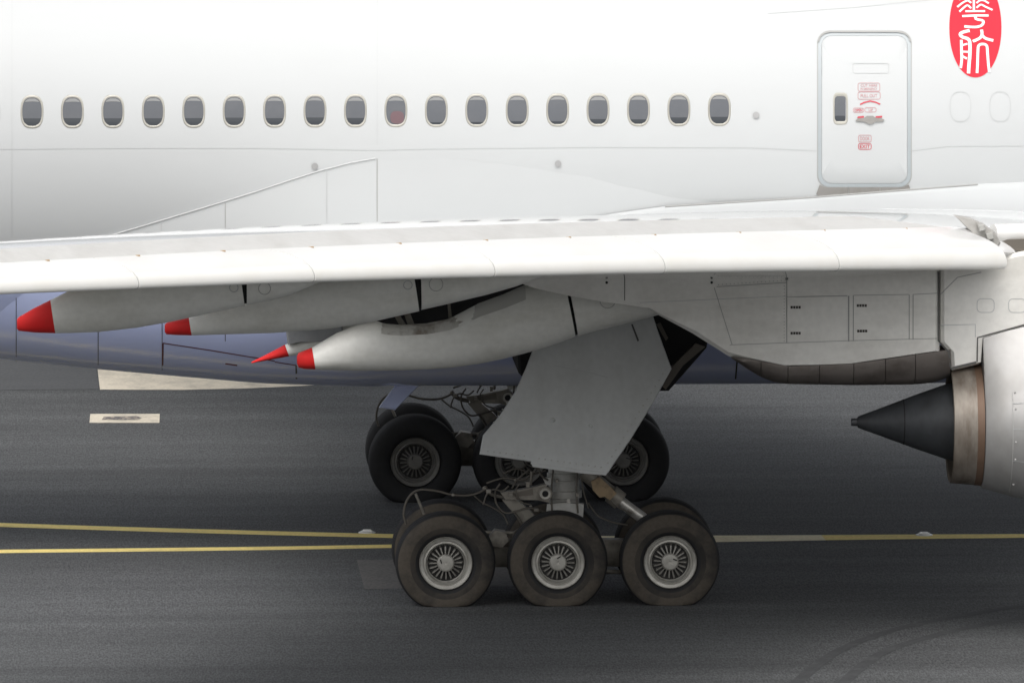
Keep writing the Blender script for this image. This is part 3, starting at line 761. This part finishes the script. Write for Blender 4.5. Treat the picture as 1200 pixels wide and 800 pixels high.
mk('cone_seam', *revolve([(0, .2875), (.012, .2915)], 'X', (4.26, EY, EZ+.02), 56), 'black', cone, 0)
mk('exhaust_nozzle', *revolve([(1.3, .66), (.6, .70), (.02, .715), (0, .735), (.01, .748), (.30, .772), (.305, .772)], 'X', (4.86, EY, EZ-.02), 64), 'nozzle_metal', eng, 35)
mk('nozzle_band', *revolve([(0, .774), (.09, .785), (.10, .70)], 'X', (5.165, EY, EZ-.02), 64), 'nozzle_rust', eng, 35)
rings = []
for dx, r, py, px in ((0, .70, 397, 1149), (0, .80, 397, 1149), (.02, .815, 396, 1150), (.3, .90, 388.5, 1176), (.55, .965, 383, 1200), (.9, 1.06, 376, 1232), (1.6, 1.2, 365, 1296), (2.4, 1.3, 356, 1370), (3.2, 1.3, 350, 1440)):
    X = 5.262+dx; zt = atY(px, py, EY-.4).z-(.1 if r == .70 else 0); rg = []
    for k in range(41):
        a = R_(-90-125+250*k/40); rg.append((X, EY+r*math.cos(a), EZ-.02+r*math.sin(a)))
    (x1, y1, z1), (x0, y0, z0) = rg[-1], rg[0]
    for k in range(1, 6):
        t = k/5; rg.append((X, y1+(EY+.34-y1)*t, z1+(zt-z1)*t**1.15))
    for k in range(1, 5): rg.append((X, EY+.34-.68*k/5, zt))
    for k in range(0, 5):
        t = 1-k/5; rg.append((X, y0+(EY-.34-y0)*t, z0+(zt-z0)*t**1.15))
    rings.append(rg)
mk('core_cowl', *loft(rings), 'cowl_silver', eng, 40)
mk('fan_cowl', *revolve([(3.9, 1.5), (.4, 1.72), (0, 1.74), (0, 1.77), (.6, 1.88), (1.6, 1.95), (2.8, 1.93), (3.6, 1.82), (4.1, 1.68), (4.2, 1.6), (4.1, 1.52), (3.2, 1.55), (2.2, 1.62), (1.2, 1.6)], 'X', (7.35, EY, EZ-.02), 72), 'white_paint', eng, 35)
mk('fan_disc', *revolve([(0, 1.62), (.05, .3), (.6, .02)], 'X', (10.2, EY, EZ-.02), 48), 'cone_metal', eng, 35)
for x in (1183,):
    P = []
    for k in range(25):
        t = R_(95+170*k/24); 
        P.append(Vector((5.9, EY+(.947+.005)*math.cos(t)*1.0, EZ-.02+(.947+.005)*math.sin(t))))
    P = [Vector((5.60, EY-.917*math.sin(R_(a)), EZ-.02+.917*math.cos(R_(a)))) for a in range(56, 176, 6)]
    mk('cowl_seam', *ribbon(P, [Vector((0, p.y-EY, p.z-EZ+.02)).normalized() for p in P], .010), 'seam_grey', eng, 0)
for z0 in (3.2, 2.85, 2.4):
    a = math.asin((z0-EZ+.02)/1.0); P = [Vector((5.6+.1*k, EY-(.911+.0275*k+.006)*math.cos(a), EZ-.02+(.911+.0275*k+.006)*math.sin(a))) for k in range(8)]
    mk('cowl_seam', *ribbon(P, [Vector((0, p.y-EY, p.z-EZ)).normalized() for p in P], .009), 'seam_light', eng, 0)
for z0 in (3.3, 3.1, 2.68, 2.45, 2.1):
    a = math.asin((z0-EZ+.02)/.926); r = .926
    mk('cowl_latch', *revolve([(0, .014), (-.004, .001)], 'Y', (5.635, EY-r*math.cos(a), EZ-.02+r*math.sin(a)), 8), 'seam_grey', eng, 0)

# ------------------------------------------------------------------ landing gear
HZ = .62
def tyre_mesh(name, parent, dusty=True):
    prof = [(-.10, .345), (-.215, .352), (-.245, .40), (-.255, .47), (-.252, .53), (-.235, .59), (-.205, .628), (-.17, .648), (-.12, .656), (-.115, .645), (-.10, .645), (-.095, .657), (-.02, .66), (-.015, .648), (.015, .648), (.02, .66), (.095, .657), (.10, .645), (.115, .645), (.12, .656), (.17, .648), (.205, .628), (.235, .59), (.252, .53), (.255, .47), (.245, .40), (.215, .352), (.10, .345)]
    V, F = revolve(prof, 'Y', (0, 0, 0), 72)
    V2 = []
    for x, y, z in V:
        if z < -.42: y *= 1+.16*min(1, (-z-.42)/.15)
        V2.append((x, y, -.5685+.012*math.log(1+math.exp((z+.5685)/.012)) if z < -.45 else z))
    mi = []
    for f in F:
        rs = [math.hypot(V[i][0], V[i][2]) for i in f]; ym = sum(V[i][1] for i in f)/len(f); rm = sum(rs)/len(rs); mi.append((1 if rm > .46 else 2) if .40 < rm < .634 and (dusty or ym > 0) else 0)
    return mk(name, V2, F, ['tread', 'sidewall', 'sidewall_dark'], parent, 60, mi)
def make_wheel(parent, loc, dusty=True):
    rs_ = 'rim_silver' if dusty else 'rim_dust_shade'
    w = empty('wheel', loc, parent)
    tyre_mesh('tyre', w, dusty)
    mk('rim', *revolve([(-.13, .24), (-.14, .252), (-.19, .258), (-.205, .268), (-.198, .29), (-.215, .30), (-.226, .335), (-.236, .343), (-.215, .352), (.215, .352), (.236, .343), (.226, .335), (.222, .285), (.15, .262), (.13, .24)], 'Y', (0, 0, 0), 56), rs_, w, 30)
    mk('wheel_disc', *revolve([(-.09, .001), (-.09, .27), (.09, .27), (.09, .001)], 'Y', (0, 0, 0), 40), 'rim_dark', w, 30)
    parts = []
    for s in (-1,):
        for k in range(20):
            t = 2*math.pi*k/20; ct, sn = math.cos(t), math.sin(t); tx, tz = -sn, ct
            def P_(r, half, y): return [(r*ct+half*tx, y, r*sn+half*tz), (r*ct-half*tx, y, r*sn-half*tz)]
            a, b = P_(.115, .006, s*.165), P_(.215, .0095, s*.145); c, d = P_(.115, .010, s*.09), P_(.235, .013, s*.09)
            parts.append(([*a, *b, *c, *d], [(0, 1, 3, 2), (0, 2, 6, 4), (1, 5, 7, 3), (2, 3, 7, 6), (0, 4, 5, 1)]))
    mk('spoke_ring', *merge(*parts), 'spoke_metal' if dusty else 'rim_dust_shade', w, 0)
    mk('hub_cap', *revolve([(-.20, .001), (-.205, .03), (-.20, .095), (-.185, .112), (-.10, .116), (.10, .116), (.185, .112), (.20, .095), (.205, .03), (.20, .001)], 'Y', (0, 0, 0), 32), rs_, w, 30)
    mk('hub_bolt', *box(-.075, -.02, -.212, -.203, -.06, -.045), 'rim_dark', w, 0)
    return w
def gear(side):
    """side -1 near, +1 far; parts are direct children of the aircraft so that they can carry sub-parts"""
    gy = side*5.49
    for X in (-1.475, 0, 1.475):
        for o in (-1, 1):
            Y = gy+o*.66
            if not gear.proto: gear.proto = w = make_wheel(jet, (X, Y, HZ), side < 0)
            else: w = copy_tree(gear.proto, jet, (X, Y, HZ))
            a = random.uniform(0, 6)
            for ch in w.children:
                if ch.name.split('.')[0] in ('spoke_ring', 'hub_bolt', 'hub_cap'): ch.rotation_euler = (0, a, 0)
    bg_ = mk('bogie_beam', *loft([[(x, gy-w, z) for w, z in ((-.13, .47), (.13, .47), (.17, .55), (.17, .74), (.12, .82), (-.12, .82), (-.17, .74), (-.17, .55))] for x in (-1.65, -1.5, 1.5, 1.65)]), 'gear_metal', jet, 30)
    for X in (-1.475, 0, 1.475):
        mk('axle', *revolve([(-.72, .09), (.72, .09)], 'Y', (X, gy, HZ), 16, True), 'gear_metal', bg_, 30)
        for o in (-1, 1):
            mk('brake_pack', *revolve([(-.16, .10), (-.16, .24), (.14, .24), (.14, .10)], 'Y', (X, gy+o*.36, HZ), 24), 'brake', bg_, 30)
    SX = .12
    st_ = mk('gear_strut', *revolve([(0, .25), (.25, .25), (.27, .20), (.62, .20), (.63, .235), (.72, .235), (.73, .205), (.86, .205), (.87, .225), (.95, .225), (.96, .205), (3.4, .21)], 'Y', (0, 0, 0), 32), 'strut_white', jet, 30)
    # revolve made it along Y: stand it up
    for v in st_.data.vertices: x, y, z = v.co; v.co = (SX+x, gy+z, .75+y)
    def AT(x, y, off=0):   # read off on the near gear, carried over to the far one
        p = atY(x, y, -5.49-.28); return Vector((p.x, gy-.28*1+off, p.z))
    def bar(pa, pb, ra, rb, name, m, n=10, off=0, par=st_):
        return mk(name, *tube([AT(*pa, off), AT(*pb, off)], [ra, rb], n), m, par, 40)
    def slab(pts, name, m, h=.06, off=0, par=st_):
        P = [AT(*q, off) for q in pts]
        return mk(name, *loft([[Vector((p.x, p.y-h, p.z)) for p in P], [Vector((p.x, p.y+h, p.z)) for p in P]]), m, par, 0)
    slab([(586, 576), (600, 574.5), (628, 569), (640, 566), (644, 588), (630, 585), (592, 584)], 'torsion_link', 'gear_metal', .07)
    slab([(600, 577), (624, 571.5), (625, 579), (603, 581)], 'link_recess', 'bar_brown', .073)
    slab([(588, 585), (604, 584), (622, 599), (628, 606), (612, 614), (604, 604)], 'torsion_link', 'gear_metal', .08, .1)
    hub = AT(638.5, 577)
    mk('link_hub', *revolve([(-.12, .04), (-.12, .092), (.1, .092)], 'Y', hub, 18), 'gear_metal', st_, 30)
    mk('link_hub_core', *revolve([(-.118, .001), (-.118, .042)], 'Y', hub, 14), 'black', st_, 0)
    mk('hub_ring', *revolve([(-.124, .045), (-.126, .07), (-.118, .075)], 'Y', hub, 18), 'rim_silver', st_, 30)
    # pitch trimmer to the front axle
    bar((684, 552), (722, 583), .105, .10, 'trimmer_cylinder', 'gear_metal', 14)
    bar((716, 578), (727, 587), .125, .125, 'trimmer_collar', 'gear_metal', 14)
    bar((724, 585), (768, 618), .075, .075, 'trimmer_rod', 'chrome', 14)
    slab([(692, 562), (702, 557), (716, 570), (722, 576), (714, 584), (708, 580), (702, 581), (694, 572)], 'brass_fitting', 'brass', .1, -.06)
    slab([(636, 560), (646, 558), (648, 566), (640, 568)], 'bracket', 'strut_white', .05)
    slab([(641, 590), (660, 588), (684, 590), (683, 605), (640, 602)], 'strut_collar', 'strut_white', .05, -.0)
    def hose(pts, r, name='brake_hose', m='hose', off=0):
        mk(name, *tube(smooth_path([AT(x, y, off) for x, y in pts], 4), r, 6), m, st_, 60)
    hose([(476, 614), (473, 602), (476, 588), (483, 578), (493, 573.5), (512, 575), (530, 579.5), (550, 580), (563, 576), (570, 571)], .016)
    hose([(487, 578), (492, 590), (497, 602)], .02, 'hose_bracket', 'gear_metal')
    hose([(568, 570), (572, 576), (580, 580), (590, 582)], .03)
    hose([(586, 566), (580, 576), (582, 590), (592, 600), (606, 598), (622, 594), (640, 600)], .013, off=-.05)
    hose([(570, 566), (590, 560), (612, 562), (622, 556), (630, 548)], .013); hose([(600, 572), (606, 562), (620, 550)], .012)
    hose([(623, 552), (622, 568)], .018, m='gear_metal'); hose([(603, 600), (612, 616), (604, 622), (598, 634)], .016, off=-.02)
    hose([(590, 556), (606, 550), (625, 556), (640, 552)], .012, off=.1); hose([(630, 545), (634, 556), (642, 562)], .014, off=-.06)
    for x, y, r in ((568, 572, .03), (577, 579, .025), (622, 593, .02), (604, 562, .02), (531, 579.6, .022)):
        p = AT(x, y); mk('hose_clamp', *revolve([(-r, r*.4), (-r*.6, r), (r*.6, r), (r, r*.4)], 'Y', p, 8, True), 'gear_metal', st_, 0)
    for a_, b_, r_, of in (((648, 548), (647, 604), .012, -.06), ((676, 552), (677, 600), .012, -.08), ((681, 556), (690, 596), .010, .05)):
        hose([a_, ((a_[0]+b_[0])/2-1.5, (a_[1]+b_[1])/2), b_], r_, 'hydraulic_line', 'hose', of)
    hose([(556, 582), (566, 590), (578, 596), (590, 604), (596, 616)], .012, off=.15); hose([(690, 590), (700, 604), (716, 612), (736, 616)], .012, off=.1)
    hose([(700, 556), (706, 570), (720, 590), (740, 600)], .011, off=-.1); hose([(596, 568), (588, 574), (578, 572), (570, 578), (566, 590)], .012, off=-.1)
    hose([(608, 566), (604, 574), (610, 586), (622, 590)], .010, off=-.12); hose([(640, 606), (628, 612), (618, 620), (606, 622)], .012, off=-.1)
    for x, y, w_, h_ in ((572, 574, 5, 4), (618, 566, 4, 6), (598, 578, 4, 4), (652, 562, 3, 4), (676, 578, 3, 4), (628, 596, 5, 3)):
        slab([(x-w_/2, y-h_/2), (x+w_/2, y-h_/2), (x+w_/2, y+h_/2), (x-w_/2, y+h_/2)], 'valve_block', 'gear_metal', .04, -.1)
    slab([(664, 584), (668, 584), (668, 589), (664, 589)], 'data_plate', 'chrome', .012, -.02)
    # clutter between wheels: torque rods
    mk('brake_rod', *tube([(-1.45, gy-.22, .95), (0, gy-.22, .92)], .03, 8), 'gear_metal', bg_, 30)
    mk('brake_rod', *tube([(1.45, gy-.22, .40), (0, gy-.22, .42)], .03, 8), 'gear_metal', bg_, 30)
    slab([(573, 626), (580, 620), (592, 622), (596, 632), (588, 640), (574, 638)], 'axle_fitting', 'gear_metal', .12, .0, bg_)
gear.proto = None
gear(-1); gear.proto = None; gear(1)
# strut door of the near gear: one large plate with a folded lower lip
dp = [(562, 532), (566, 510), (586, 486), (603, 460), (616, 432), (625, 408), (660, 392), (720, 372), (764, 366), (770, 385), (787, 432), (765, 472), (740, 513), (712, 554), (680, 551), (640, 546), (622, 543.5), (622, 540.5), (600, 537.5)]
dr = mk('strut_door', *prism(dp, -6.62, .03, .012), 'door_grey', jet, 30)
for x, y, r in ((648, 492, .03), (692, 499, .025)):
    p = atY(x, y, -6.655); mk('door_blister', *revolve([(.0, r), (-.012, r*.8), (-.014, .001)], 'Y', p, 16), 'door_grey', dr, 60)
for (xa, ya), (xb, yb), n_ in (((568, 530), (618, 536.5), 7), ((628, 538.5), (708, 550), 11), ((713, 546), (782, 434), 15), ((571, 508), (612, 447), 8)):
    for k in range(n_):
        t = (k+.5)/n_; p = atY(xa+(xb-xa)*t-(3 if xa > 700 else 0), ya+(yb-ya)*t-(2 if xa < 700 else 0), -6.651)
        mk('door_fastener', *revolve([(0, .011), (-.004, .008), (-.005, .001)], 'Y', p, 8), 'seam_mid', dr, 0)
mk('lower_lip', *prism([(623, 543), (640, 544.5), (680, 550), (711.5, 553.5), (710, 556.5), (680, 554), (624, 546.5)], -6.655, .02), 'door_grey', dr, 0)
mk('door_slot', *prism([(739.5, 380), (741.5, 379.6), (749, 399), (747, 400)], -6.652, .004), 'seam_dark', dr, 0)
for x0, y0, x1, y1 in ((628, 418, 760, 385),):
    P = [atY(x, y, -6.653) for x, y in pxline([(650, 428), (690, 436), (712, 442)], 8)]
    mk('door_seam', *ribbon(P, [Vector((0, -1, 0))]*len(P), .012), 'seam_light', dr, 0)
